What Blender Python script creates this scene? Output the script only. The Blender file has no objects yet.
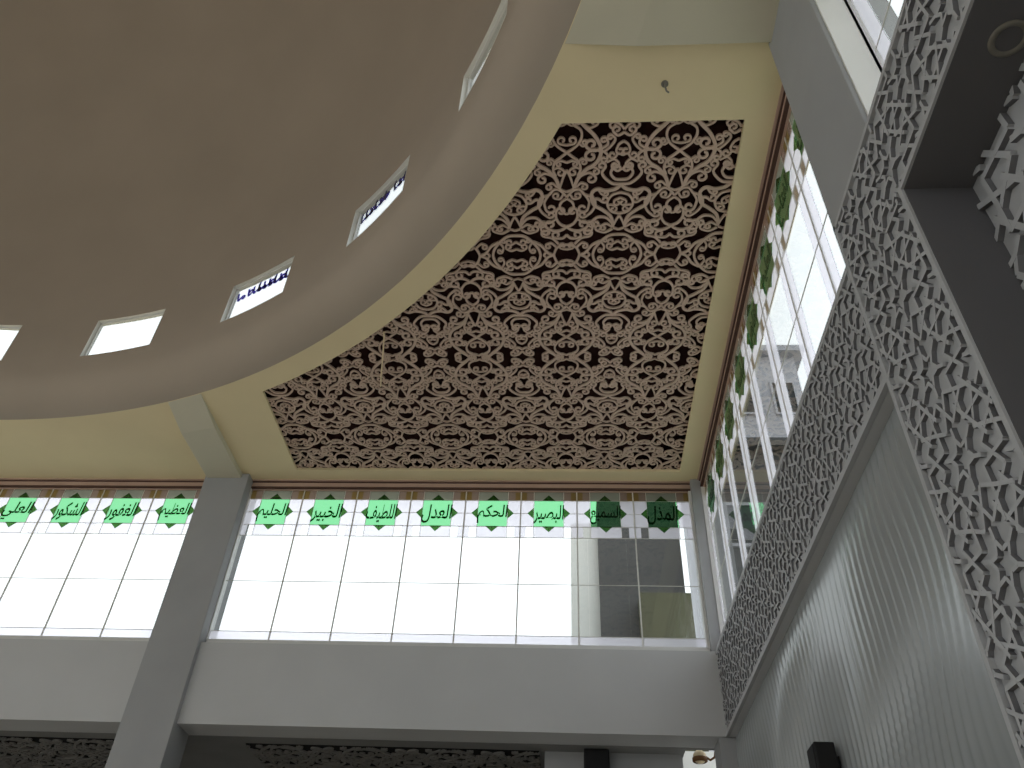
import bpy, math, random
from mathutils import Vector, Matrix

S = bpy.context.scene
COL = S.collection
Z0 = 1.6                       # eye height above the floor; all z below are measured from the eye
random.seed(4)

# ------------------------------------------------------------------ camera, sky, exposure
def make_camera():
    yaw, pitch, roll, f = -0.083, 0.716, 0.052, 813.1
    cy, sy, cp, sp = math.cos(yaw), math.sin(yaw), math.cos(pitch), math.sin(pitch)
    fwd = Vector((sy * cp, cy * cp, sp)); right = Vector((cy, -sy, 0)); up = right.cross(fwd)
    c, s = math.cos(roll), math.sin(roll)
    r2 = c * right + s * up; u2 = -s * right + c * up
    cam = bpy.data.cameras.new('camera'); o = bpy.data.objects.new('camera', cam); COL.objects.link(o)
    m = Matrix((r2, u2, -fwd)).transposed().to_4x4(); m.translation = Vector((0, 0, Z0))
    o.matrix_world = m
    cam.sensor_fit = 'HORIZONTAL'; cam.sensor_width = 36.0; cam.lens = f * 36.0 / 1024.0
    cam.clip_start = 0.05; cam.clip_end = 500
    S.camera = o
make_camera()

SKY = 9.0
w = bpy.data.worlds.new('overcast_sky'); S.world = w; w.use_nodes = True
bg = w.node_tree.nodes['Background']; bg.inputs[0].default_value = (0.94, 0.98, 1.0, 1); bg.inputs[1].default_value = SKY
S.view_settings.view_transform = 'Standard'; S.view_settings.look = 'None'
S.view_settings.gamma = 1.0; S.view_settings.use_curve_mapping = False
S.view_settings.exposure = -2.3
S.cycles.max_bounces = 10; S.cycles.diffuse_bounces = 6; S.cycles.transparent_max_bounces = 16
S.cycles.caustics_reflective = False; S.cycles.caustics_refractive = False
S.cycles.sample_clamp_indirect = 8.0

# ------------------------------------------------------------------ materials
def lin(r, g, b):
    def f(c):
        c /= 255.0
        return c / 12.92 if c <= 0.04045 else ((c + 0.055) / 1.055) ** 2.4
    return (f(r), f(g), f(b), 1)
def paint(name, rgb, rough=0.7, var=0.06, scale=3.0, bump=0.0, bscale=60.0, spec=0.3):
    m = bpy.data.materials.new(name); m.use_nodes = True; nt = m.node_tree; b = nt.nodes['Principled BSDF']
    b.inputs['Roughness'].default_value = rough; b.inputs['Specular IOR Level'].default_value = spec
    tc = nt.nodes.new('ShaderNodeTexCoord'); n = nt.nodes.new('ShaderNodeTexNoise'); n.inputs['Scale'].default_value = scale
    n.inputs['Detail'].default_value = 4
    r = nt.nodes.new('ShaderNodeValToRGB'); c = lin(*rgb)
    r.color_ramp.elements[0].position = 0.3; r.color_ramp.elements[1].position = 0.7
    r.color_ramp.elements[0].color = tuple(x * (1 - var) for x in c[:3]) + (1,)
    r.color_ramp.elements[1].color = tuple(min(1, x * (1 + var)) for x in c[:3]) + (1,)
    nt.links.new(tc.outputs['Object'], n.inputs['Vector']); nt.links.new(n.outputs['Fac'], r.inputs[0]); nt.links.new(r.outputs[0], b.inputs['Base Color'])
    if bump:
        n2 = nt.nodes.new('ShaderNodeTexNoise'); n2.inputs['Scale'].default_value = bscale
        bp = nt.nodes.new('ShaderNodeBump'); bp.inputs['Strength'].default_value = bump; bp.inputs['Distance'].default_value = 0.01
        nt.links.new(tc.outputs['Object'], n2.inputs['Vector']); nt.links.new(n2.outputs['Fac'], bp.inputs['Height']); nt.links.new(bp.outputs[0], b.inputs['Normal'])
    return m
def glass(name, rgb, ior=1.5, frost=0.0):
    """thin window glass: tinted straight transmission plus a Fresnel mirror; frosted glass also scatters a little"""
    m = bpy.data.materials.new(name); m.use_nodes = True; nt = m.node_tree
    for n in list(nt.nodes): nt.nodes.remove(n)
    out = nt.nodes.new('ShaderNodeOutputMaterial'); t = nt.nodes.new('ShaderNodeBsdfTransparent'); t.inputs[0].default_value = tuple(rgb) + (1,)
    g = nt.nodes.new('ShaderNodeBsdfGlossy'); g.inputs['Roughness'].default_value = 0.02
    fr = nt.nodes.new('ShaderNodeFresnel'); ge = nt.nodes.new('ShaderNodeNewGeometry')
    ml = nt.nodes.new('ShaderNodeMath'); ml.operation = 'MULTIPLY_ADD'; ml.inputs[1].default_value = -2.0; ml.inputs[2].default_value = 1.0
    pw = nt.nodes.new('ShaderNodeMath'); pw.operation = 'POWER'; pw.inputs[0].default_value = ior      # same mirror strength from either face of the sheet
    nt.links.new(ge.outputs['Backfacing'], ml.inputs[0]); nt.links.new(ml.outputs[0], pw.inputs[1]); nt.links.new(pw.outputs[0], fr.inputs[0])
    mx = nt.nodes.new('ShaderNodeMixShader'); nt.links.new(fr.outputs[0], mx.inputs[0])
    src = t
    if frost:
        d = nt.nodes.new('ShaderNodeBsdfTranslucent'); d.inputs[0].default_value = tuple(rgb) + (1,)
        m2 = nt.nodes.new('ShaderNodeMixShader'); m2.inputs[0].default_value = frost
        nt.links.new(t.outputs[0], m2.inputs[1]); nt.links.new(d.outputs[0], m2.inputs[2]); src = m2
    nt.links.new(src.outputs[0], mx.inputs[1]); nt.links.new(g.outputs[0], mx.inputs[2]); nt.links.new(mx.outputs[0], out.inputs[0])
    return m
M = dict(
    cream=paint('cream_ceiling_paint', (229, 212, 172), 0.8, 0.03, 1.2),
    dome=paint('beige_dome_plaster', (172, 159, 145), 0.85, 0.04, 0.8),
    grey=paint('pale_grey_wall_paint', (188, 189, 191), 0.75, 0.03, 1.5),
    pillar=paint('mid_grey_pillar_paint', (156, 157, 159), 0.75, 0.04, 2.0),
    white=paint('white_reveal_paint', (228, 228, 224), 0.7, 0.02, 2.0),
    trim=paint('brown_head_trim', (186, 158, 142), 0.6, 0.06, 4.0),
    trimdark=paint('dark_brown_groove', (86, 62, 54), 0.6, 0.06, 4.0),
    lattice=paint('dusty_pink_lattice', (200, 175, 158), 0.7, 0.05, 6.0),
    void=paint('dark_maroon_backing', (50, 22, 20), 0.9, 0.25, 5.0),
    frieze=paint('grey_carved_panel', (172, 173, 176), 0.65, 0.05, 5.0),
    friezeback=paint('grey_carved_ground', (168, 169, 172), 0.75, 0.06, 5.0),
    wave=paint('pale_grey_wave_board', (150, 154, 156), 0.27, 0.03, 2.0, spec=0.75),
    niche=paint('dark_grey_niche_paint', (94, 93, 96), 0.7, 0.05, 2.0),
    alu=paint('white_aluminium', (214, 214, 212), 0.4, 0.03, 8.0, spec=0.5),
    came=paint('grey_lead_came', (206, 204, 198), 0.5, 0.08, 20.0),
    black=paint('black_plastic', (18, 18, 19), 0.5, 0.1, 20.0),
    grille=paint('dark_speaker_grille', (30, 30, 32), 0.8, 0.3, 160.0),
    metal=paint('dull_steel', (120, 116, 108), 0.4, 0.1, 20.0),
    wood=paint('brown_wood', (112, 76, 44), 0.6, 0.15, 14.0),
    globe=paint('cream_lamp_glass', (226, 206, 170), 0.3, 0.03, 4.0),
    beam=paint('greyish_cream_beam_paint', (205, 199, 178), 0.8, 0.04, 1.5),
    edge=paint('strap_side_shade', (112, 112, 115), 0.85, 0.08, 8.0),  # shade put into the colour of the strap sides
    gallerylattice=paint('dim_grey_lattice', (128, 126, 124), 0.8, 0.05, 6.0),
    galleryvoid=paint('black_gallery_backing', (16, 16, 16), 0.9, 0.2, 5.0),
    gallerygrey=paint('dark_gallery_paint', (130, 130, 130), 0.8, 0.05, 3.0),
    floor=paint('pale_marble_floor', (232, 226, 214), 0.35, 0.06, 1.2),
    ground=paint('grey_paving', (196, 194, 186), 0.9, 0.1, 0.6),
    towerlite=paint('weathered_pale_render', (178, 178, 184), 0.9, 0.1, 0.9),
    tower=paint('weathered_grey_render', (92, 92, 92), 0.9, 0.15, 0.9),
    towerglass=paint('dark_window_glass', (40, 44, 44), 0.3, 0.2, 2.0),
    olive=paint('olive_green_render', (98, 98, 80), 0.9, 0.12, 1.2),
    roofing=paint('dark_tile_roof', (84, 70, 62), 0.9, 0.15, 3.0),
    callig=glass('dark_green_lettering', (0.05, 0.22, 0.09), 1.3),
    blue=glass('deep_blue_lettering', (0.19, 0.16, 0.43), 1.3),
    clear=glass('clear_pane', (0.93, 0.95, 0.95)),
    star=glass('green_star_glass', (0.24, 0.44, 0.20)),
    starsq=glass('pale_green_square_glass', (0.42, 0.72, 0.50)),
    border=glass('tan_border_glass', (0.52, 0.45, 0.40), frost=0.4),
    bordergrey=glass('milky_border_glass', (0.53, 0.55, 0.49), frost=0.4),
    bordertan=glass('amber_border_glass', (0.46, 0.38, 0.21), frost=0.4),
    frost=glass('lavender_frosted_glass', (0.93, 0.93, 0.97), frost=0.5),
)

# ------------------------------------------------------------------ mesh helpers
class MB:
    """collects faces (z measured from the eye) and links them as one mesh object"""
    def __init__(s): s.v = []; s.f = []; s.mi = []; s.mats = []
    def mat(s, key):
        if key not in s.mats: s.mats.append(key)
        return s.mats.index(key)
    def face(s, pts, m):
        n = len(s.v); s.v += [(p[0], p[1], p[2] + Z0) for p in pts]; s.f.append(tuple(range(n, n + len(pts)))); s.mi.append(s.mat(m))
    def poly(s, verts, faces, m):
        n = len(s.v); s.v += [(p[0], p[1], p[2] + Z0) for p in verts]; k = s.mat(m)
        for f in faces: s.f.append(tuple(n + i for i in f)); s.mi.append(k)
    def box(s, x0, x1, y0, y1, z0, z1, m):
        x0, x1 = min(x0, x1), max(x0, x1); y0, y1 = min(y0, y1), max(y0, y1); z0, z1 = min(z0, z1), max(z0, z1)
        s.poly([(x0, y0, z0), (x1, y0, z0), (x1, y1, z0), (x0, y1, z0), (x0, y0, z1), (x1, y0, z1), (x1, y1, z1), (x0, y1, z1)],
               [(0, 3, 2, 1), (4, 5, 6, 7), (0, 1, 5, 4), (1, 2, 6, 5), (2, 3, 7, 6), (3, 0, 4, 7)], m)
    def prism(s, pts, fr, d0, d1, m):
        """2-D outline pts in frame fr, between depths d0 and d1"""
        n = len(pts)
        s.poly([fr(a, b, d0) for a, b in pts] + [fr(a, b, d1) for a, b in pts],
               [tuple(range(n)), tuple(range(2 * n - 1, n - 1, -1))] + [(i, i + n, (i + 1) % n + n, (i + 1) % n) for i in range(n)], m)
    def rect(s, a0, a1, b0, b1, fr, d0, d1, m): s.prism([(a0, b0), (a1, b0), (a1, b1), (a0, b1)], fr, d0, d1, m)
    def ribbon(s, pts, ws, fr, d0, d1, m, jit=0.0016, edge=None):
        """strap along a 2-D polyline, widths ws, raised from depth d0 to d1"""
        n = len(pts); V = []; d1 += random.uniform(-jit, jit); d0 += random.uniform(-jit, jit) * 0.9      # straps cross at slightly different heights, as carved ones do
        for i, (a, b) in enumerate(pts):
            p, q = pts[max(0, i - 1)], pts[min(n - 1, i + 1)]; dx, dy = q[0] - p[0], q[1] - p[1]; L = math.hypot(dx, dy) or 1
            nx, ny = -dy / L * ws[i] / 2, dx / L * ws[i] / 2
            V += [fr(a + nx, b + ny, d0), fr(a - nx, b - ny, d0), fr(a - nx, b - ny, d1), fr(a + nx, b + ny, d1)]
        F = [(0, 1, 2, 3), (4 * n - 1, 4 * n - 2, 4 * n - 3, 4 * n - 4)]
        for i in range(n - 1):
            o = 4 * i
            for k in range(4): F.append((o + k, o + 4 + k, o + 4 + (k + 1) % 4, o + (k + 1) % 4))
        k0 = len(s.mi); s.poly(V, F, m)
        if edge:                                  # side faces take a darker grey, painting in the straps' shadow lines
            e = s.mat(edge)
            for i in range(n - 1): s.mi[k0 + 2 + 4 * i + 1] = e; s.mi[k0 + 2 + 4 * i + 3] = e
    def tube(s, pts, rad, m, seg=8):
        V = []; n = len(pts)
        for i, p in enumerate(pts):
            t = (Vector(pts[min(n - 1, i + 1)]) - Vector(pts[max(0, i - 1)])).normalized()
            a = t.cross(Vector((0.31, 0.2, 0.93))).normalized(); b = t.cross(a)
            for k in range(seg):
                q = Vector(p) + (a * math.cos(2 * math.pi * k / seg) + b * math.sin(2 * math.pi * k / seg)) * rad
                V.append(tuple(q))
        F = [tuple(range(seg)), tuple(range(n * seg - 1, (n - 1) * seg - 1, -1))]
        for i in range(n - 1):
            for k in range(seg): F.append((i * seg + k, i * seg + seg + k, i * seg + seg + (k + 1) % seg, i * seg + (k + 1) % seg))
        s.poly(V, F, m)
    def lathe(s, prof, c, m, seg=24):
        V = []; F = []; n = len(prof)
        for k in range(seg):
            a = 2 * math.pi * k / seg
            for r, z in prof: V.append((c[0] + r * math.cos(a), c[1] + r * math.sin(a), c[2] + z))
        for k in range(seg):
            for i in range(n - 1): F.append((k * n + i, ((k + 1) % seg) * n + i, ((k + 1) % seg) * n + i + 1, k * n + i + 1))
        s.poly(V, F, m)
    def build(s, name, parent=None, smooth=False, bevel=0.0):
        me = bpy.data.meshes.new(name); loc = Vector((0, 0, 0)); root = parent
        while root is not None: loc += root.location; root = root.parent
        me.from_pydata([(x - loc.x, y - loc.y, z - loc.z) for x, y, z in s.v], [], s.f)
        for k in s.mats: me.materials.append(M[k])
        me.polygons.foreach_set('material_index', s.mi)
        if smooth: me.polygons.foreach_set('use_smooth', [True] * len(s.f))
        me.update(); o = bpy.data.objects.new(name, me); COL.objects.link(o)
        if parent: o.parent = parent
        if bevel:
            b = o.modifiers.new('bevel', 'BEVEL'); b.width = bevel; b.segments = 2; b.limit_method = 'ANGLE'
        return o
def tag(o, label=None, cat=None, group=None, kind=None):
    for k, v in (('label', label), ('category', cat), ('group', group), ('kind', kind)):
        if v: o[k] = v
    return o
def empty(name, loc):
    o = bpy.data.objects.new(name, None); o.location = (loc[0], loc[1], loc[2] + Z0); COL.objects.link(o); o.empty_display_size = 0.1
    return o
def struct(o, label, cat='structure'): return tag(o, label, cat, kind='structure')

# ------------------------------------------------------------------ the room's measures
FL = -Z0
H = 6.292                      # flat ceiling
YG, YF, YP = 9.296, 9.15, 9.07 # end wall: glass, face, pillar face
XG, XF, XC = 1.876, 1.757, 1.62
XR = 1.682; PITCH = 0.75       # last glazed edge on the end wall; width of one glass panel
YB = 9.157                     # first glazed edge on the side wall
ZT, ZB, ZBAND, ZS = 6.162, 3.981, 3.907, 2.962
PX0, PX1 = -4.93, -4.318       # pillar on the end wall
CY0, CY1 = 2.45, 3.157         # pillar on the side wall
CX, CYc, RR, RD = -7.265, -0.033, 7.92, 7.50   # dome centre, ring edge, drum
XL, YN = 2 * CX - XF, 2 * CYc - YF             # opposite walls

# ------------------------------------------------------------------ floor and ground
b = MB(); b.box(XL - 3, XF + 3, YN - 3, YF + 0.3, FL - 0.2, FL, 'floor'); struct(b.build('floor'), 'pale polished marble prayer hall floor', 'floor')
b = MB(); b.box(-90, 90, -90, 90, FL - 0.5, FL - 0.25, 'ground'); struct(b.build('ground'), 'grey paved ground around the hall', 'ground')

# ------------------------------------------------------------------ flat ceiling with the dome opening and the corner panel opening
def panel_outline(off=0.29, n=40):
    r = RR + off; x0, x1, y0, y1 = -3.64, 1.548, 3.805, 8.988
    a0 = math.acos((x0 - CX) / r); a1 = math.asin((y0 - CYc) / r)
    pts = [(CX + r * math.cos(a0 + (a1 - a0) * i / n), CYc + r * math.sin(a0 + (a1 - a0) * i / n)) for i in range(n + 1)]
    return pts + [(x1, y0), (x1, y1), (x0, y1)]
def ceiling_slab():
    cu = bpy.data.curves.new('ceiling', 'CURVE'); cu.dimensions = '2D'; cu.fill_mode = 'BOTH'; cu.extrude = 0.02
    def loop(pts):
        sp = cu.splines.new('POLY'); sp.points.add(len(pts) - 1); sp.use_cyclic_u = True
        for p, q in zip(sp.points, pts): p.co = (q[0], q[1], 0, 1)
    loop([(XL - 0.4, YN - 0.4), (XG + 0.3, YN - 0.4), (XG + 0.3, YG + 0.3), (XL - 0.4, YG + 0.3)])
    loop([(CX + RR * math.cos(2 * math.pi * i / 160), CYc + RR * math.sin(2 * math.pi * i / 160)) for i in range(160)])
    loop(panel_outline())
    t = bpy.data.objects.new('ceiling_curve', cu); COL.objects.link(t)
    me = bpy.data.meshes.new_from_object(t.evaluated_get(bpy.context.evaluated_depsgraph_get()))
    bpy.data.objects.remove(t); bpy.data.curves.remove(cu)
    me.materials.clear(); me.materials.append(M['cream']); me.name = 'ceiling'
    o = bpy.data.objects.new('ceiling', me); o.location = (0, 0, H + 0.02 + Z0); COL.objects.link(o)
    struct(o, 'flat cream ceiling around the dome', 'ceiling')
ceiling_slab()

# ------------------------------------------------------------------ dome: rounded ring, drum pierced by windows, shell
NW = 22; WA = math.radians(7.9); A45 = math.radians(45.4); STEP = 2 * math.pi / NW; WZ0, WZ1 = 6.95, 7.60; WD = 0.10
def dome():
    b = MB(); angs = []                       # angle list with window edges
    for k in range(NW):
        c = A45 + k * STEP
        angs += [(c - WA / 2 + WA * i / 4, True) for i in range(4)]
        angs += [(c + WA / 2 + (STEP - WA) * i / 4, False) for i in range(4)]
    rb = RR - RD
    prof = [(RR - rb * math.sin(t), H + rb - rb * math.cos(t)) for t in [math.pi / 2 * i / 10 for i in range(11)]]
    prof += [(RD, WZ0), (RD, WZ1), (RD, 8.1)]
    jw = len(prof) - 3
    zc, hh = 8.1, 6.2
    prof += [(RD * math.cos(t), zc + hh * math.sin(t)) for t in [math.pi / 2 * i / 24 for i in range(1, 25)]]
    n = len(prof); N = len(angs); P = lambda a, r, z: (CX + r * math.cos(a), CYc + r * math.sin(a), z)
    V = [P(a, max(r, 0.001), z) for a, _ in angs for r, z in prof]; F = []
    for i, (a, win) in enumerate(angs):
        k = (i + 1) % N
        for j in range(n - 1):
            if win and j == jw: continue
            F.append((i * n + j, i * n + j + 1, k * n + j + 1, k * n + j))
    b.poly(V, F, 'dome')
    o = b.build('ceiling_dome', smooth=True)
    struct(o, 'large beige dome with a rounded ring edge and a drum of small windows', 'dome')
    b = MB()                                   # deep reveals of the drum openings and the outer skin
    for k in range(NW):
        c = A45 + k * STEP; aa = [c - WA / 2 + WA * i / 4 for i in range(5)]
        r0, r1 = RD - 0.004, RD + WD
        for i in range(4):
            b.face([P(aa[i], r0, WZ0), P(aa[i + 1], r0, WZ0), P(aa[i + 1], r1, WZ0), P(aa[i], r1, WZ0)], 'white')
            b.face([P(aa[i], r0, WZ1), P(aa[i], r1, WZ1), P(aa[i + 1], r1, WZ1), P(aa[i + 1], r0, WZ1)], 'white')
        for a in (aa[0], aa[-1]): b.face([P(a, r0, WZ0), P(a, r1, WZ0), P(a, r1, WZ1), P(a, r0, WZ1)], 'white')
    struct(b.build('ceiling_drum_reveal'), 'white painted reveals of the drum openings', 'dome')
dome()

# ------------------------------------------------------------------ 2-D drawing helpers: scrolls and lettering
def catmull(p, n=5):
    q = [p[0]] + list(p) + [p[-1]]; out = []
    for i in range(1, len(q) - 2):
        for k in range(n):
            t = k / n; a, b_, c, d = q[i - 1], q[i], q[i + 1], q[i + 2]
            out.append(tuple(0.5 * (2 * b_[j] + (c[j] - a[j]) * t + (2 * a[j] - 5 * b_[j] + 4 * c[j] - d[j]) * t * t + (3 * b_[j] - a[j] - 3 * c[j] + d[j]) * t ** 3) for j in (0, 1)))
    return out + [tuple(p[-1])]
def curl(path, r, turn, total=1.25, n=14):
    (x0, y0), (x1, y1) = path[-2], path[-1]; h = math.atan2(y1 - y0, x1 - x0); x, y = x1, y1; out = list(path); R0 = r
    st = 2 * math.pi * total / n
    for i in range(n):
        rr = R0 * (1 - 0.62 * i / n); h += turn * st; x += math.cos(h - turn * st / 2) * rr * st; y += math.sin(h - turn * st / 2) * rr * st
        out.append((x, y))
    return out
FORM = {  # letter: isolated, final, initial, medial presentation forms
    'ا': (0xFE8D, 0xFE8E), 'ب': (0xFE8F, 0xFE90, 0xFE91, 0xFE92), 'ت': (0xFE95, 0xFE96, 0xFE97, 0xFE98), 'ح': (0xFEA1, 0xFEA2, 0xFEA3, 0xFEA4),
    'خ': (0xFEA5, 0xFEA6, 0xFEA7, 0xFEA8), 'د': (0xFEA9, 0xFEAA), 'ذ': (0xFEAB, 0xFEAC), 'ر': (0xFEAD, 0xFEAE), 'ز': (0xFEAF, 0xFEB0),
    'س': (0xFEB1, 0xFEB2, 0xFEB3, 0xFEB4), 'ش': (0xFEB5, 0xFEB6, 0xFEB7, 0xFEB8), 'ص': (0xFEB9, 0xFEBA, 0xFEBB, 0xFEBC), 'ض': (0xFEBD, 0xFEBE, 0xFEBF, 0xFEC0),
    'ط': (0xFEC1, 0xFEC2, 0xFEC3, 0xFEC4), 'ظ': (0xFEC5, 0xFEC6, 0xFEC7, 0xFEC8), 'ع': (0xFEC9, 0xFECA, 0xFECB, 0xFECC), 'غ': (0xFECD, 0xFECE, 0xFECF, 0xFED0),
    'ف': (0xFED1, 0xFED2, 0xFED3, 0xFED4), 'ق': (0xFED5, 0xFED6, 0xFED7, 0xFED8), 'ك': (0xFED9, 0xFEDA, 0xFEDB, 0xFEDC), 'ل': (0xFEDD, 0xFEDE, 0xFEDF, 0xFEE0),
    'م': (0xFEE1, 0xFEE2, 0xFEE3, 0xFEE4), 'و': (0xFEED, 0xFEEE), 'ي': (0xFEF1, 0xFEF2, 0xFEF3, 0xFEF4)}
def shape(word):
    out = []; prev = False
    for i, ch in enumerate(word):
        f = FORM[ch]; nxt = i + 1 < len(word) and len(f) == 4
        out.append(chr(f[3] if prev and nxt else f[1] if prev else f[2] if nxt else f[0])); prev = len(f) == 4
    return ''.join(reversed(out))
_text = {}
def text_mesh(word):
    """outline of an Arabic word as flat 2-D verts and faces, centred, unit height"""
    if word not in _text:
        cu = bpy.data.curves.new('lettering', 'FONT'); cu.body = shape(word); cu.offset = 0.016; cu.resolution_u = 3; cu.shear = 0.12
        t = bpy.data.objects.new('lettering', cu); COL.objects.link(t)
        me = bpy.data.meshes.new_from_object(t.evaluated_get(bpy.context.evaluated_depsgraph_get()))
        v = [(p.co.x, p.co.y) for p in me.vertices]; f = [tuple(p.vertices) for p in me.polygons]
        bpy.data.objects.remove(t); bpy.data.curves.remove(cu); bpy.data.meshes.remove(me)
        x0, x1 = min(p[0] for p in v), max(p[0] for p in v); y0, y1 = min(p[1] for p in v), max(p[1] for p in v)
        _text[word] = ([((p[0] - (x0 + x1) / 2) / (x1 - x0), (p[1] - (y0 + y1) / 2) / (y1 - y0)) for p in v], f)
    return _text[word]

# ------------------------------------------------------------------ leaded windows with green eight-pointed stars and lettering
ROWS = [6.162, 6.022, 5.620, 5.455, 4.790, 4.118, 3.981]
WINN = [0]
def leaded_window(fr, n, words, label, base, side='clear'):
    """fr(s, z, d): s to the right along the wall, d outwards from the glass plane"""
    WINN[0] += 1; root = empty('window_%d' % WINN[0], base); struct(root, label, 'window')
    W = n * PITCH; f = MB()
    f.rect(-0.035, W + 0.035, ZT, ZT + 0.05, fr, -0.02, 0.06, 'trim'); f.rect(-0.035, W + 0.035, ZBAND, ZB + 0.02, fr, -0.03, 0.06, 'alu')
    f.rect(-0.035, 0.012, ZB, ZT, fr, -0.05, 0.06, 'alu'); f.rect(W - 0.012, W + 0.035, ZB, ZT, fr, -0.05, 0.06, 'alu')
    f.build('window_frame', root)
    for k in range(1, n):
        m = MB(); m.rect(k * PITCH - 0.008, k * PITCH + 0.008, ZB, ZT, fr, -0.006, 0.012, 'came'); m.build('mullion', root)
    g = MB(); c = MB(); t0, t1, cd = 0.0, 0.006, 0.004; zc = (ROWS[1] + ROWS[2]) / 2; q = 0.2
    for k in range(n):
        s0, s1 = k * PITCH + 0.007, (k + 1) * PITCH - 0.007; sc = (k + 0.5) * PITCH
        for z0, z1 in ((ROWS[1], ROWS[0]), (ROWS[3], ROWS[2])):
            for a, b_, mm in ((s0, s0 + 0.07, 'bordertan'), (s0 + 0.07, sc - q, 'border'), (sc - q, sc + q, 'bordergrey'), (sc + q, s1 - 0.07, 'border'), (s1 - 0.07, s1, 'bordertan')):
                g.rect(a, b_, z0 + 0.003, z1 - 0.003, fr, t0, t1, mm if z0 == ROWS[1] else ('clear' if mm == 'border' else 'frost'))
        for a, b_ in ((s0, sc - q), (sc + q, s1)): g.rect(a, b_, ROWS[2] + 0.003, ROWS[1] - 0.003, fr, t0, t1, 'frost')
        for z0, z1 in ((ROWS[4], ROWS[3]), (ROWS[5], ROWS[4])):
            g.rect(s0, s0 + 0.12, z0 + 0.002, z1 - 0.002, fr, t0, t1, side); g.rect(s1 - 0.12, s1, z0 + 0.002, z1 - 0.002, fr, t0, t1, side)
            g.rect(s0 + 0.124, s1 - 0.124, z0 + 0.002, z1 - 0.002, fr, t0, t1, 'clear')
        g.rect(s0, s1, ROWS[6], ROWS[5] - 0.003, fr, t0, t1, 'frost')
        for z in ROWS[1:6]: c.rect(s0, s1, z - 0.003, z + 0.003, fr, -cd, cd, 'came')
        for a in (sc - q, sc + q):
            for z0, z1 in ((ROWS[2], ROWS[0]), (ROWS[3], ROWS[2])): c.rect(a - 0.0025, a + 0.0025, z0, z1, fr, -cd, cd, 'came')
        for a, b_ in ((s0, sc - q * 1.4), (sc + q * 1.4, s1)): c.rect(a, b_, zc - 0.0025, zc + 0.0025, fr, -cd, cd, 'came')
    g.build('glass_pane', root); c.build('lead_came', root)
    for k in range(n):
        sc = (k + 0.5) * PITCH; st = MB()
        st.rect(sc - q + 0.004, sc + q - 0.004, zc - q + 0.004, zc + q - 0.004, fr, -0.004, t1, 'starsq')
        R_ = q * math.sqrt(2); h = R_ - q
        for ang in range(4):
            ca, sa = math.cos(ang * math.pi / 2), math.sin(ang * math.pi / 2)
            rot = lambda x, y: (sc + x * ca - y * sa, zc + x * sa + y * ca)
            st.prism([rot(-h, q), rot(h, q), rot(0, R_)], fr, -0.012, -0.003, 'star')
        so = st.build('star_medallion', root)
        if k < len(words) and words[k]:
            v, fc = text_mesh(words[k]); l = MB(); hw, hh = 0.41, 0.29
            pv = [fr(sc + x * hw, zc - 0.015 + y * hh, -0.010) for x, y in v]; pb = [fr(sc + x * hw, zc - 0.015 + y * hh, -0.006) for x, y in v]
            l.poly(pv, fc, 'callig'); l.poly(pb, fc, 'callig'); l.build('lettering', so)
    return root
frA = lambda x0: (lambda s, z, d: (x0 + s, YG + d, z))
frB = lambda y0: (lambda s, z, d: (XG + d, y0 - s, z))
leaded_window(frA(XR - 8 * PITCH), 8, ['الحليم', 'الخبير', 'اللطيف', 'العدل', 'الحكم', 'البصير', 'السميع', 'المذل'],
              'long leaded window in the end wall below the carved ceiling panel', (XR - 4 * PITCH, YG, ZB))
leaded_window(frA(PX0 - 6 * PITCH), 6, ['الحفيظ', 'الكبير', 'العلي', 'الشكور', 'الغفور', 'العظيم'],
              'leaded window in the end wall left of the grey pillar', (PX0 - 3 * PITCH, YG, ZB))
leaded_window(frB(YB), 8, ['المعز', 'الرافع', 'الخافض', 'الباسط', 'القابض', 'العليم', 'الفتاح', 'الرزاق'],
              'leaded window in the right wall running from the corner to the column', (XG, YB - 4 * PITCH, ZB), 'frost')
leaded_window(frB(CY0), 6, [], 'leaded window in the right wall above the carved niche, nearest the viewer', (XG, CY0 - 3 * PITCH, ZB), 'frost')

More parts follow.
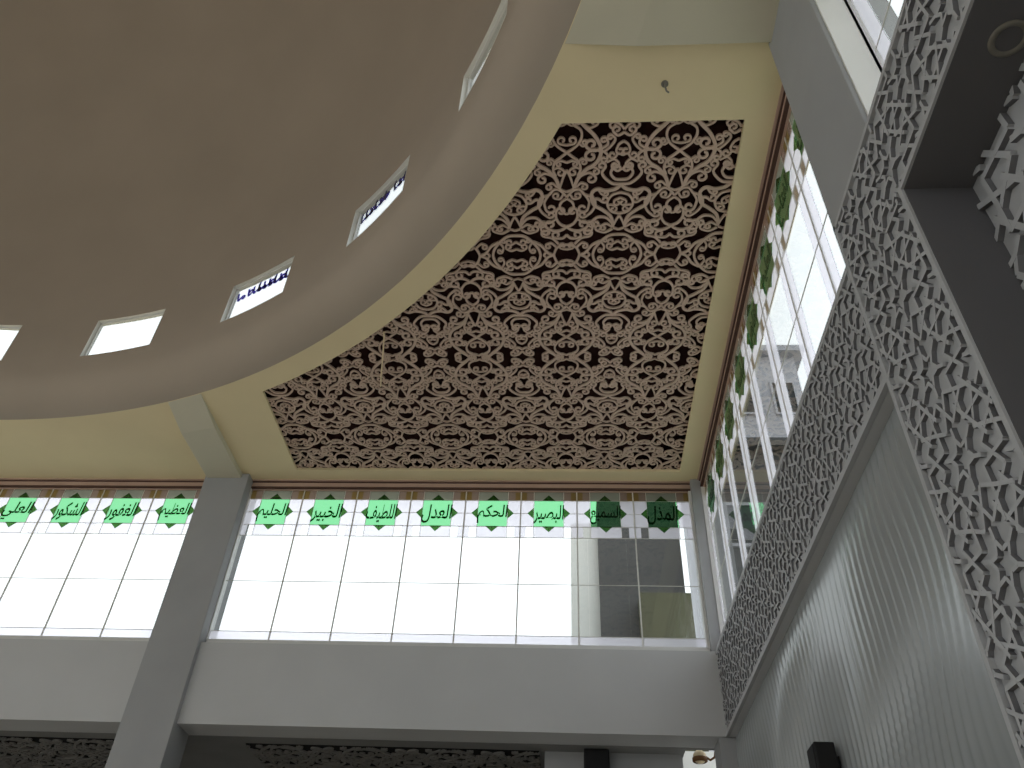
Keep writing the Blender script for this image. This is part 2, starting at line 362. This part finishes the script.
def drum_window(k):
    """small window set deep in the drum: frame, pane and a strip of blue lettering-like tracery"""
    WINN[0] += 1; a = A45 + k * STEP; r = RD + 0.05; c = Vector((CX + r * math.cos(a), CYc + r * math.sin(a), WZ0))
    root = empty('window_%d' % WINN[0], c)
    nm = {0: 'drum window second from the top right of the picture', -1: 'sliver of a drum window at the top right of the dome', 1: 'middle one of the five drum windows in sight, blue script along its head',
          2: 'drum window fourth from the top right, plain white glass', 3: 'drum window cut by the left edge of the picture'}
    struct(root, nm.get(k, 'small drum window out of the picture'), 'window')
    t = Vector((math.sin(a), -math.cos(a), 0)); nrm = Vector((math.cos(a), math.sin(a), 0)); hw = r * WA / 2 * 1.01; hz = WZ1 - WZ0
    fr = lambda s, z, d: tuple(c + t * s + nrm * d + Vector((0, 0, z)))
    f = MB()
    for s0, s1, z0, z1 in ((-hw, -hw + 0.03, 0, hz), (hw - 0.03, hw, 0, hz), (-hw, hw, 0, 0.03), (-hw, hw, hz - 0.025, hz)): f.rect(s0, s1, z0, z1, fr, -0.02, 0.02, 'alu')
    f.build('window_frame', root)
    g = MB(); g.rect(-hw + 0.03, hw - 0.03, 0.03, hz - 0.02, fr, 0, 0.006, 'clear'); g.build('glass_pane', root)
    l = MB(); zz = hz - 0.20; rnd = random.Random(k + 40)
    x = -hw + 0.08
    while x < hw - 0.12:
        if rnd.random() < (0.9 if k in (0, 1) else (0.35 if k == 3 else 0.0)):
            p = curl(catmull([(x, zz + 0.08), (x + 0.03, zz - 0.06), (x + 0.08, zz - 0.02)]), 0.035, rnd.choice((-1, 1)), 0.8, 10)
            l.ribbon(p, [0.032] * len(p), fr, -0.008, -0.002, 'blue')
            if rnd.random() < 0.5: l.rect(x, x + 0.026, zz - 0.06, zz + 0.11, fr, -0.0085, -0.0025, 'blue')
        x += 0.09
    if l.v: l.build('lettering', root)
for k in range(NW): drum_window(k if k < NW / 2 else k - NW)

# ------------------------------------------------------------------ walls, pillars, beams, head trims
b = MB(); b.box(XL, XF + 0.6, YF, YG + 0.25, ZS, ZBAND, 'grey'); struct(b.build('wall_end'), 'plain pale grey spandrel wall under the leaded windows of the end wall', 'wall')
b = MB(); b.box(XR + 0.02, XG + 0.25, YB + 0.0, YG + 0.25, ZS, H, 'pillar'); struct(b.build('wall_corner_post'), 'grey corner post between the two leaded windows', 'pillar')
b = MB(); b.box(XF + 0.015, XG + 0.25, 3.10, YG + 0.2, ZS, ZBAND, 'grey'); b.box(XF + 0.015, XG + 0.25, YN, 2 * CYc - 3.10, FL, ZBAND, 'grey'); b.box(1.955, XG + 0.25, 2 * CYc - 3.10, 3.10, FL, ZBAND, 'grey')
struct(b.build('wall_right'), 'spandrel of the right wall behind the carved frieze', 'wall')
for y0, y1 in ((CY0 - 0.012, CY0), (CY1, CY1 + 0.012)):
    b = MB(); b.box(XC + 0.03, XG - 0.03, y0, y1, ZBAND + 0.01, 6.19, 'white'); struct(b.build('wall_reveal'), 'white painted side face of the right wall column', 'reveal')
for x0, x1, lab in ((PX0, PX1, 'grey pillar between the two leaded windows of the end wall'), (2 * CX - PX1, 2 * CX - PX0, 'grey pillar of the end wall left of the picture')):
    b = MB(); b.box(x0, x1, YP, YG + 0.24, FL, H, 'pillar'); tag(b.build('pillar', bevel=0.008), lab, 'pillar', kind='structure')
for y0, y1, lab in ((CY0, CY1, 'grey column between the leaded windows of the right wall'), (2 * CYc - CY1, 2 * CYc - CY0, 'grey column of the right wall behind the viewer')):
    b = MB(); b.box(XC, XG + 0.24, y0, y1, ZBAND + 0.001, H, 'pillar'); tag(b.build('pillar', bevel=0.008), lab, 'pillar', kind='structure')
def beam(pts, lab):
    b = MB(); L = lambda p, q, t: (p[0] + (q[0] - p[0]) * t, p[1] + (q[1] - p[1]) * t)     # pts: wall end a, b, then ring end c, d
    a, b_, c, d = pts; c2, d2 = L(c, b_, 0.3), L(d, a, 0.3); z = H - 0.075
    V = [(*a, z), (*b_, z), (*c2, z), (*d2, z), (*c, H - 0.002), (*d, H - 0.002), (*a, H + 0.01), (*b_, H + 0.01), (*c, H + 0.01), (*d, H + 0.01)]
    b.poly(V, [(0, 1, 2, 3), (3, 2, 4, 5), (0, 6, 7, 1), (1, 7, 8, 4, 2), (0, 3, 5, 9, 6), (4, 8, 9, 5), (6, 9, 8, 7)], 'beam'); tag(b.build('ceiling_beam', bevel=0.012), lab, 'beam', kind='structure')
def ring_y(x): return CYc + math.sqrt((RR + 0.01) ** 2 - (x - CX) ** 2)
def ring_x(y): return CX + math.sqrt((RR + 0.01) ** 2 - (y - CYc) ** 2)
beam([(PX0 + 0.03, YG), (-4.42, YG), (-4.42, ring_y(-4.42)), (PX0 + 0.03, ring_y(PX0 + 0.03))], 'shallow cream beam from the end wall pillar to the dome ring')
beam([(XG, CY0), (XG, 3.10), (ring_x(3.10), 3.10), (ring_x(CY0), CY0)], 'shallow cream beam from the right wall column to the dome ring')
def head(fr, s0, s1, n, lab):
    b = MB(); b.rect(s0, s1, ZT + 0.03, H + 0.01, fr, -0.045, 0.25, 'trim'); b.rect(s0, s1, H - 0.028, H - 0.012, fr, -0.062, 0.0, 'trimdark')
    b.rect(s0, s1, H - 0.014, H + 0.004, fr, -0.085, 0.0, 'trim'); b.rect(s0, s1, ZT + 0.012, ZT + 0.034, fr, -0.055, 0.05, 'trimdark')
    struct(b.build('trim_%d' % n), lab, 'trim')
head(frA(XR - 8 * PITCH), -0.01, 8 * PITCH + 0.10, 1, 'brown moulded head trim over the long end wall window')
head(frA(PX0 - 6 * PITCH), -0.01, 6 * PITCH + 0.01, 2, 'brown moulded head trim over the window left of the pillar')
head(frB(YB), -0.06, 8 * PITCH + 0.01, 3, 'brown moulded head trim over the right wall window')
head(frB(CY0), -0.01, 6 * PITCH, 4, 'brown moulded head trim over the window above the niche')
# the two walls behind the viewer: pillars, spandrels and open arcades that let daylight in
def far_wall(name, fr, L, lab):
    b = MB(); b.rect(0, L, ZS, ZBAND, fr, 0, 0.3, 'grey')
    b.rect(0, L, 6.16, H + 0.02, fr, 0, 0.3, 'cream')
    for s in (0, 0.335 * L, 0.63 * L, L): b.rect(s - 0.3, s + 0.3, FL, H, fr, -0.1, 0.3, 'pillar')
    struct(b.build(name), lab, 'wall')
far_wall('wall_left', lambda s, z, d: (XL - d, YN + s, z), YF - YN, 'arcaded wall opposite the niche, outside the picture')
far_wall('wall_behind', lambda s, z, d: (XL + s, YN - d, z), XF - XL, 'arcaded wall behind the viewer, outside the picture')

# ------------------------------------------------------------------ arabesque panel in the ceiling corner
def arabesque_strokes():
    T = []                     # (points, width) in one half tile, u 0..0.5 m, v 0..1.5 m
    def s(pts, wd=0.023, c=None, t=0.98):
        p = catmull(pts)
        if c: p = curl(p, abs(c) * 1.22, 1 if c > 0 else -1, t)
        T.append((p, wd * 0.86))
    s([(.10, 0), (.16, .07), (.25, .17), (.305, .30), (.27, .43), (.17, .51), (.10, .60), (.07, .70)], .036)
    s([(.30, .285), (.25, .31), (.20, .295)], .028, .042); s([(.30, .315), (.25, .30), (.20, .315)], .028, -.042)
    s([(0, .325), (.05, .29), (.10, .24), (.13, .17), (.12, .10), (.07, .06)], .024, .03); s([(0, .325), (.05, .37), (.105, .42), (.125, .50), (.10, .57)], .024)
    s([(0, .25), (.05, .24)], .02, -.032); s([(.125, .5), (.08, .48), (.04, .50)], .02, -.03); s([(0, .43), (.05, .41), (.08, .42)], .02, .02)
    s([(.11, .235), (.14, .26), (.165, .25)], .02, -.022); s([(.11, .415), (.14, .39), (.165, .40)], .02, .022)
    s([(0, .51), (.03, .58), (.065, .70)], .022); s([(0, .745), (.05, .725), (.065, .70)], .02)
    s([(.075, .68), (.12, .58), (.20, .54), (.25, .57)], .026, .036); s([(.09, .69), (.13, .65), (.17, .66)], .022, .026)
    s([(0, .80), (.06, .73), (.12, .72), (.17, .78), (.24, .80)], .024); s([(.03, .765), (.06, .82), (.10, .82)], .022, -.028)
    s([(.12, .02), (.19, .08), (.25, .06)], .024, -.032); s([(0, .03), (.03, .05)], .02, -.03)
    s([(.305, .30), (.36, .35), (.36, .40)], .024, .024); s([(.305, .29), (.36, .25), (.355, .20)], .024, -.024)
    s([(.5, .10), (.46, .05), (.42, .03)], .024, -.03); s([(.5, .13), (.45, .16), (.41, .13)], .024, .03)
    s([(.33, .32), (.385, .27), (.425, .20), (.40, .16)], .024, -.02); s([(.5, .22), (.46, .25), (.44, .30)], .022, -.03); s([(.5, .36), (.46, .34), (.44, .37)], .022, .028)
    s([(.36, .43), (.42, .40), (.46, .43)], .022, .03); s([(.5, .50), (.46, .52), (.42, .50)], .022, .026)
    s([(.5, .62), (.44, .61), (.40, .55), (.42, .49)], .026, .03); s([(.5, .665), (.42, .66), (.35, .60), (.32, .54), (.345, .49)], .026, -.03)
    s([(.17, .51), (.24, .48), (.28, .50)], .022, .026)
    s([(.5, .67), (.45, .72), (.36, .74), (.29, .72), (.24, .75), (.23, .82), (.26, .90), (.33, .95), (.41, 1.02), (.44, 1.10), (.44, 1.16)], .034)
    s([(.5, .76), (.42, .79), (.38, .88), (.42, .97), (.5, 1.0)], .024); s([(.5, .82), (.46, .84)], .02, -.028); s([(.385, .90), (.43, .90), (.46, .92)], .02, .026)
    s([(.24, .84), (.29, .83), (.33, .86)], .026, -.03); s([(.29, .72), (.32, .77), (.35, .79)], .022, -.02)
    s([(.5, 1.02), (.47, 1.08), (.44, 1.16)], .022); s([(.5, 1.19), (.45, 1.17)], .02)
    s([(.44, 1.12), (.38, 1.05), (.30, 1.04), (.25, 1.08)], .026, -.034); s([(.43, 1.15), (.38, 1.12), (.34, 1.14)], .022, -.024)
    s([(.5, 1.25), (.42, 1.26), (.34, 1.33), (.28, 1.42), (.26, 1.5)], .028); s([(.5, 1.33), (.46, 1.36)], .022, .03); s([(.5, 1.42), (.45, 1.44), (.41, 1.42)], .022, .028)
    s([(.34, 1.34), (.37, 1.40), (.36, 1.45)], .022, .022); s([(.44, 1.18), (.37, 1.22), (.30, 1.20)], .024, .03); s([(.42, 1.26), (.37, 1.30)], .02, -.018)
    s([(0, 1.37), (.09, 1.40), (.13, 1.5)], .026); s([(0, 1.43), (.045, 1.42)], .02, -.03); s([(.13, 1.5), (.19, 1.47), (.25, 1.38), (.33, 1.33)], .028)
    s([(.20, 1.46), (.23, 1.5)], .02); s([(.10, 1.40), (.15, 1.35), (.19, 1.36)], .022, .024)
    s([(0, .82), (.05, .86), (.065, .92), (.03, .98), (0, 1.0)], .024); s([(.17, .78), (.21, .86), (.20, .94)], .024, .04)
    s([(0, 1.15), (.06, 1.12), (.10, 1.05), (.10, .97)], .026, -.036); s([(0, 1.15), (.05, 1.19), (.12, 1.20), (.18, 1.17)], .026, -.042)
    s([(.24, .80), (.27, .88), (.24, .97), (.18, 1.03)], .024, .03); s([(.10, 1.05), (.16, 1.10), (.22, 1.09)], .022, .03)
    s([(0, 1.25), (.04, 1.29), (.10, 1.29)], .024, -.036); s([(.08, 1.36), (.14, 1.29), (.21, 1.27)], .024, -.038); s([(.225, 1.09), (.25, 1.16), (.23, 1.22)], .022, .03)
    return T
def arabesque_panel(name, x0, x1, y0, y1, zp, sx, inside, parent, depth=0.02, m='lattice'):
    b = MB(); fr = lambda a, c, d: (a, c, zp + d); T = arabesque_strokes()
    for j in range(-1, int((y1 - y0) / 1.5) + 2):
        for i in range(-int(sx) - 2, int(x1 - x0 - sx) + 3):
            for mir in (1, -1):
                for p, wd in T:
                    q = []
                    for u, v in p:
                        vv = v if j % 2 == 0 else 1.5 - v
                        q.append((x0 + sx + i + mir * u, y0 + j * 1.5 + vv))
                    keep = [inside(*t) for t in q]; k = 0
                    while k < len(q):                      # runs of points inside the panel
                        if keep[k]:
                            e = k
                            while e + 1 < len(q) and keep[e + 1]: e += 1
                            if e > k: b.ribbon(q[k:e + 1], [wd] * (e - k + 1), fr, 0, depth, m)
                            k = e + 1
                        else: k += 1
    return b.build(name, parent)
root = empty('arabesque_panel', (-1.0, 6.4, H)); tag(root, 'dusty pink arabesque scroll lattice panel over a dark void in the cream corner ceiling', 'carved panel')
_m = 0.05
def in_corner(x, y): return -3.64 - _m < x < 1.548 + _m and 3.805 - _m < y < 8.988 + _m and math.hypot(x - CX, y - CYc) > RR + 0.29 - _m
arabesque_panel('lattice', -3.66, 1.57, 3.80, 9.0, H + 0.043, 3.70, in_corner, root)
b = MB()
ol = panel_outline(0.20); ol = ol[:-3] + [(1.66, ol[-4][1]), (1.66, 9.09), (-3.74, 9.09), (-3.74, ol[0][1])]; frP = lambda a, c, d: (a, c, H + d)
b.prism(ol, frP, 0.26, 0.28, 'void')
for p, q in zip(ol, ol[1:] + ol[:1]): b.face([frP(*p, 0.04), frP(*q, 0.04), frP(*q, 0.26), frP(*p, 0.26)], 'void')
b.build('backing', root)
b = MB(); b.tube([(0.84, 3.46, H + 0.01), (0.84, 3.46, H - 0.05), (0.85, 3.48, H - 0.08), (0.87, 3.50, H - 0.07)], 0.008, 'metal')
b.lathe([(0.001, 0), (0.03, 0), (0.03, -0.012), (0.001, -0.014)], (0.84, 3.46, H), 'metal', 14)
tag(b.build('ceiling_hook'), 'small dark hook screwed into the cream ceiling above the carved panel', 'hook')
b = MB(); b.tube([(-1.99, 6.37, H + 0.052), (-1.99, 6.42, H - 0.02), (-2.05, 6.7, H - 0.03), (-2.12, 7.0, H - 0.02), (-2.19, 7.30, H + 0.052)], 0.009, 'globe')
tag(b.build('hanging_wire'), 'thin pale wire hanging loosely across the carved ceiling panel', 'wire')

# ------------------------------------------------------------------ geometric strapwork (polygons in contact on a 3.12.12 net)
def girih(a, theta=math.radians(62)):
    """unique strap segments of one 12-fold pattern repeat; a = polygon edge. returns segs covering a big patch"""
    R12 = a / 2 / math.tan(math.pi / 12); d = 2 * R12; segs = []
    def hankin(poly):
        n = len(poly); cx = sum(p[0] for p in poly) / n; cy = sum(p[1] for p in poly) / n; rays = []
        for i in range(n):
            p, q = poly[i], poly[(i + 1) % n]; mx, my = (p[0] + q[0]) / 2, (p[1] + q[1]) / 2; e = math.atan2(q[1] - p[1], q[0] - p[0])
            rays.append(((mx, my), e + theta, e + math.pi - theta))
        for i in range(n):
            (m0, f0, _), (m1, _, g1) = rays[i], rays[(i + 1) % n]
            d0 = (math.cos(f0), math.sin(f0)); d1 = (math.cos(g1), math.sin(g1)); den = d0[0] * d1[1] - d0[1] * d1[0]
            if abs(den) < 1e-6: continue
            t = ((m1[0] - m0[0]) * d1[1] - (m1[1] - m0[1]) * d1[0]) / den
            X = (m0[0] + d0[0] * t, m0[1] + d0[1] * t); segs.append((m0, X)); segs.append((m1, X))
    cells = []
    dod = [(R12 / math.cos(math.pi / 12) * math.cos(math.pi / 12 + i * math.pi / 6), R12 / math.cos(math.pi / 12) * math.sin(math.pi / 12 + i * math.pi / 6)) for i in range(12)]
    hankin(dod)
    h = a * math.sqrt(3) / 2
    for c, o in (((d / 2, d * math.sqrt(3) / 6), 1), ((d / 2, -d * math.sqrt(3) / 6), -1)):
        rr = a / math.sqrt(3); hankin([(c[0] + rr * math.cos(math.pi / 2 * o + i * 2 * math.pi / 3 + math.pi), c[1] + rr * math.sin(math.pi / 2 * o + i * 2 * math.pi / 3 + math.pi)) for i in range(3)])
    hub = [(R12 * (0.40 if i % 2 == 0 else 0.22) * math.cos(i * math.pi / 6), R12 * (0.40 if i % 2 == 0 else 0.22) * math.sin(i * math.pi / 6)) for i in range(12)]   # six-pointed hub of each rosette
    for i in range(12):
        segs.append((hub[i], hub[(i + 1) % 12]))
        if i % 2 == 0: segs.append((hub[i], (hub[i][0] * 1.6, hub[i][1] * 1.6)))
    for sg in (1, -1):                           # long straight straps that run past the rosettes
        t = math.radians(-30); o = (-math.sin(t) * R12 * 0.74 * sg, math.cos(t) * R12 * 0.74 * sg)
        segs.append(((o[0] - math.cos(t) * R12 * 0.62, o[1] - math.sin(t) * R12 * 0.62), (o[0] + math.cos(t) * R12 * 0.62, o[1] + math.sin(t) * R12 * 0.62)))
    return segs, d
def clip(p, q, x0, x1, y0, y1):
    t0, t1 = 0.0, 1.0; dx, dy = q[0] - p[0], q[1] - p[1]
    for pp, qq in ((-dx, p[0] - x0), (dx, x1 - p[0]), (-dy, p[1] - y0), (dy, y1 - p[1])):
        if abs(pp) < 1e-12:
            if qq < 0: return None
        else:
            r = qq / pp
            if pp < 0: t0 = max(t0, r)
            else: t1 = min(t1, r)
    return None if t1 - t0 < 1e-3 else ((p[0] + dx * t0, p[1] + dy * t0), (p[0] + dx * t1, p[1] + dy * t1))
def strapwork(b, fr, x0, x1, y0, y1, a, wd, d0, d1, m, rot=0.0, off=(0, 0)):
    segs, d = girih(a); n = int(max(x1 - x0, y1 - y0) / d) + 4; ca, sa = math.cos(rot), math.sin(rot)
    for i in range(-n, n + 1):
        for j in range(-n, n + 1):
            ox, oy = i * d + j * d / 2, j * d * math.sqrt(3) / 2
            for p, q in segs:
                P = [((t[0] + ox) * ca - (t[1] + oy) * sa + (x0 + x1) / 2 + off[0], (t[0] + ox) * sa + (t[1] + oy) * ca + (y0 + y1) / 2 + off[1]) for t in (p, q)]
                c = clip(P[0], P[1], x0, x1, y0, y1)
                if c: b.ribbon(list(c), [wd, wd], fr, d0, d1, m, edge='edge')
STR, STW, STD = 0.125, 0.018, 0.018
# carved frieze under the right wall window
frF = lambda s, z, d: (XF + d, s, z)             # s = y, d<0 towards the hall
PY = 3.09                                        # far edge of the niche portal
root = empty('carved_frieze', (XF, 6.1, ZS)); tag(root, 'long grey carved frieze of star strapwork under the right wall window', 'frieze')
b = MB(); b.rect(PY + 0.002, YF - 0.002, ZS, ZBAND, frF, 0.013, 0.0, 'friezeback'); b.build('backing', root)
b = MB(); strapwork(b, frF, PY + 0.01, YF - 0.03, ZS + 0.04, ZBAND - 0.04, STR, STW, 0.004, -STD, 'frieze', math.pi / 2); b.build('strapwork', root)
b = MB(); b.rect(PY + 0.004, YF - 0.002, ZS, ZS + 0.045, frF, 0.001, -STD - 0.003, 'frieze'); b.rect(PY + 0.004, YF - 0.002, ZBAND - 0.045, ZBAND, frF, 0.001, -STD - 0.003, 'frieze')
b.build('border', root)
# niche portal: carved surround, plain reveal, carved back
XN, NY, NZ, XB, PTOP = 1.60, 2.36, 3.27, 1.90, 3.90
root = empty('niche_portal', (XN, 1.0, FL)); tag(root, 'tall projecting niche portal with carved star strapwork surround and dark plain reveal', 'niche')
frN = lambda s, z, d: (XN + d, s, z); NR = 2 * CYc - NY; PR = 2 * CYc - PY
b = MB(); b.rect(PR, PY, NZ, PTOP, frN, 0.012, 0.30, 'friezeback'); b.rect(NY, PY, FL, NZ, frN, 0.012, 0.30, 'friezeback'); b.rect(PR, NR, FL, NZ, frN, 0.012, 0.30, 'friezeback'); b.build('surround', root)
b = MB(); bw = 0.03
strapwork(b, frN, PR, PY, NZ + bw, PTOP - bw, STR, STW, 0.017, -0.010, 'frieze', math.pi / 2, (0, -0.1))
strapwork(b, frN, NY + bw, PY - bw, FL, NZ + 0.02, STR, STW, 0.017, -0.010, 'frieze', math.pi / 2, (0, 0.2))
b.build('strapwork', root)
b = MB()
for s0, s1, z0, z1 in ((PR, PY, PTOP - bw, PTOP), (NR, NY, NZ, NZ + bw), (PY - bw, PY, FL, PTOP), (NY, NY + bw, FL, NZ + bw)): b.rect(s0, s1, z0, z1, frN, 0.013, -0.013, 'frieze')
b.build('border', root)
b = MB(); b.rect(NR, NY, NZ - 0.004, NZ, frN, 0.0, XB - XN + 0.03, 'niche'); b.rect(NY - 0.004, NY, FL, NZ, frN, 0.0, XB - XN + 0.03, 'niche'); b.rect(NR, NR + 0.004, FL, NZ, frN, 0, XB - XN, 'niche'); b.build('reveal', root)
b = MB(); b.rect(NR, NY, FL, NZ, frN, XB - XN + 0.012, XB - XN + 0.04, 'friezeback'); bk = b.build('back_panel', root)
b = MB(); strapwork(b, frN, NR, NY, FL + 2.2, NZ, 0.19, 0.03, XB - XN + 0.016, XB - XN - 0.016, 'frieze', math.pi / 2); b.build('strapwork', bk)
b = MB(); b.lathe([(0.05, 0), (0.056, -0.008), (0.072, -0.010), (0.078, -0.004), (0.078, 0.0)], (1.79, 1.64, NZ - 0.004), 'metal', 28); b.lathe([(0.001, 0.0), (0.052, -0.003)], (1.79, 1.64, NZ - 0.0045), 'niche', 28)
tag(b.build('ceiling_downlight', smooth=True), 'small round unlit downlight set in the dark soffit of the niche', 'downlight')
# wavy relief board between the frieze and the portal
XW = 1.84
def wave_board():
    b = MB(); y0, y1, z0, z1 = PY + 0.004, YF + 0.015, FL + 0.4, ZS - 0.002; ny, nz = 760, 70; V = []; F = []
    for j in range(nz + 1):
        z = z0 + (z1 - z0) * j / nz
        for i in range(ny + 1):
            y = y0 + (y1 - y0) * i / ny
            ph = y + 0.10 * math.sin(z * 1.9 + 0.7 * y) + 0.05 * math.sin(z * 4.1 + y * 1.3 + 1.0)
            amp = 0.030 * (0.55 + 0.45 * math.sin(1.7 * z + 2.3 * y + 0.6)) * (0.35 + 0.65 / (1 + math.exp(-(z - 0.9) * 3.0))) * min(1, (z1 - z) / 0.35) * min(1, (y - y0) / 0.2)
            V.append((XW - amp * (0.5 + 0.5 * math.sin(ph * 2 * math.pi / 0.105)) ** 1.8, y, z))
    for j in range(nz):
        for i in range(ny): k = j * (ny + 1) + i; F.append((k, k + 1, k + ny + 2, k + ny + 1))
    b.poly(V, F, 'wave')
    b.box(XW + 0.001, XW + 0.05, y0, y1, FL, z1, 'wave'); b.box(XW - 0.01, XW + 0.02, y0, y1, FL, z0, 'wave')
    tag(b.build('wave_board', smooth=True), 'pale grey wall board with wavy vertical ribs under the carved frieze', 'wall panel')
wave_board()
b = MB(); b.box(XW + 0.055, XG + 0.25, 3.10, YG + 0.2, FL, ZS, 'grey'); struct(b.build('wall_right_lower'), 'lower part of the right wall behind the wavy board', 'wall')
# small loudspeaker on the wavy board
def speaker(name, c, n, sz, lab, par_ang=0.0):
    """c = centre of its back, n = unit direction it faces"""
    n = Vector(n).normalized(); t = Vector((-n.y, n.x, 0)); c = Vector(c); w_, h_, d_ = sz
    r = empty(name, c); tag(r, lab, 'speaker')
    fr = lambda a, z, d: tuple(c + t * a + Vector((0, 0, z)) + n * (d + 0.03))
    b = MB(); b.prism([(-w_ / 2, -h_ / 2), (w_ / 2, -h_ / 2), (w_ / 2 * 0.94, h_ / 2), (-w_ / 2 * 0.94, h_ / 2)], fr, 0, d_, 'black'); b.build('cabinet', r, bevel=0.012)
    b = MB(); b.rect(-w_ * 0.42, w_ * 0.42, -h_ * 0.44, h_ * 0.44, fr, d_ - 0.002, d_ + 0.008, 'grille'); b.build('grille', r, bevel=0.004)
    b = MB(); b.rect(-0.025, 0.025, -0.06, 0.06, fr, -0.032, -0.022, 'black'); b.rect(-0.012, 0.012, -0.02, 0.02, fr, -0.03, 0.004, 'black'); b.build('bracket', r)
speaker('wall_speaker', (XW - 0.004, 5.86, 1.72), (-1, 0, 0), (0.19, 0.27, 0.14), 'small black loudspeaker bracketed on the wavy board at the bottom edge')

# ------------------------------------------------------------------ lower gallery beyond the end wall
GX = 11.4
b = MB(); b.box(XL, 1.36, YG + 0.26, GX, ZS, ZS + 0.2, 'gallerygrey'); b.box(1.36, XF + 1.0, YG + 0.26, 9.62, ZS, ZS + 0.2, 'gallerygrey'); struct(b.build('ceiling_gallery'), 'grey ceiling of the dark gallery beyond the end wall', 'ceiling')
b = MB(); b.box(XL, 1.36, GX, GX + 0.2, FL, ZS + 0.2, 'niche'); b.box(1.26, 1.36, 10.0, GX, FL, ZS, 'niche'); b.box(XL - 0.2, XL, YG, GX, FL, ZS + 0.2, 'niche'); struct(b.build('wall_gallery'), 'dark back wall of the gallery', 'wall')
for gx0, gx1, gy0, lab in ((-10.0, -5.2, 9.75, 'dark carved panel in the gallery ceiling left of the grey pillar'), (-3.72, -0.28, 9.78, 'dark carved panel in the gallery ceiling right of the grey pillar')):
    rt = empty('arabesque_panel', ((gx0 + gx1) / 2, 10.7, ZS)); tag(rt, lab, 'carved panel')
    b = MB(); b.box(gx0, gx1, gy0, 11.35, ZS - 0.012, ZS - 0.001, 'galleryvoid'); b.build('backing', rt)
    arabesque_panel('lattice', gx0, gx1, gy0, 11.3, ZS - 0.034, 0.4, lambda x, y: gx0 < x < gx1 and gy0 < y < 11.3, rt, 0.02, 'gallerylattice')
b = MB(); b.box(XR - 0.02, XG + 0.3, YF + 0.02, YG + 0.25, FL, ZS, 'pillar'); struct(b.build('wall_corner_pier'), 'grey pier in the corner below the end wall spandrel', 'pillar')
speaker('gallery_speaker', (0.366, 9.80, 2.655), (0, -1, 0), (0.30, 0.60, 0.14), 'black box loudspeaker in the gallery below the end wall spandrel')
b = MB(); b.box(-0.22, 1.34, 9.80, 9.9, FL, ZS, 'pillar'); struct(b.build('wall_gallery_screen'), 'plain grey screen wall in the gallery behind the black loudspeaker', 'wall')
r = empty('globe_lamp', (1.555, 9.9, 2.965)); tag(r, 'cream globe lamp with a brown band hanging in the bright gallery opening', 'lamp')
g = [(0.075 * math.sin(math.pi * i / 12) + 0.0005, 0.075 * math.cos(math.pi * i / 12)) for i in range(13)]
b = MB(); b.lathe(g, (1.55, 9.9, 2.975), 'globe'); b.build('globe', r, smooth=True)
b = MB(); b.lathe([(0.070, -0.03), (0.086, -0.018), (0.086, 0.016), (0.07, 0.028)], (1.55, 9.9, 2.945), 'wood'); b.build('band', r, smooth=True)
b = MB(); b.tube([(1.60, 9.9, 2.99), (1.66, 9.86, 2.93), (1.70, 9.78, 2.94), (1.70, 9.66, 3.0), (1.70, 9.60, 3.03)], 0.013, 'wood'); b.build('arm', r)

# ------------------------------------------------------------------ outside: buildings glimpsed through the glass
def block(name, x0, x1, y0, y1, z1, mat, lab, wins, side=None, ov=0.2):
    r = empty(name, ((x0 + x1) / 2, (y0 + y1) / 2, FL - 0.25)); tag(r, lab, 'building')
    b = MB(); b.box(x0, x1, y0, y1, FL - 0.25, z1, mat)
    if side: b.box(x0 - 0.45, x0, y0 + 0.15, y1 - 0.2, FL - 0.25, z1 - 0.3, side)
    b.build('wall', r)
    b = MB(); b.box(x0 - ov, x1 + ov, y0 - ov, y1 + ov, z1, z1 + 0.16, mat); b.build('roof', r)
    for (a, z, w_, h_) in wins:
        f = MB(); f.box(a, a + w_, y0 - 0.03, y0 + 0.02, z, z + h_, 'towerglass'); p = f.build('window', r)
        f = MB()
        for q in ((a - 0.05, a, z - 0.05, z + h_ + 0.05), (a + w_, a + w_ + 0.05, z - 0.05, z + h_ + 0.05), (a, a + w_, z + h_, z + h_ + 0.05), (a, a + w_, z - 0.05, z)):
            f.box(q[0], q[1], y0 - 0.05, y0 + 0.02, q[2], q[3], 'towerlite')
        f.build('window_frame', p)

block('corner_tower', 0.58, 1.93, 12.0, 13.6, 7.72, 'tower', 'dark grey weathered stair tower seen through the glass beside the corner', [], 'white', 0.0)
block('garden_shed', 1.17, 1.95, 11.62, 11.98, 5.72, 'olive', 'olive grey lean-to in front of the dark stair tower', [], None, 0.0)
b = MB(); b.box(1.38, 2.6, 11.42, 11.52, FL - 0.25, 3.5, 'white'); struct(b.build('wall_opening_brightener'), 'white wall added to brighten the gallery opening', 'wall')  # added wall, white so that the opening reads bright against the tower
block('apartment_block', 2.6, 5.0, 13.2, 15.5, 12.3, 'towerlite', 'pale grey block of flats seen through the right wall window', [(2.9 + 0.75 * (i % 3), 6.2 + 1.5 * (i // 3), 0.42, 0.8) for i in range(12)])
block('low_house', 2.3, 4.4, 11.4, 12.8, 8.4, 'tower', 'low dark grey house in front of the pale flats', [(2.6, 6.6, 0.45, 0.7), (3.4, 6.6, 0.45, 0.7)])
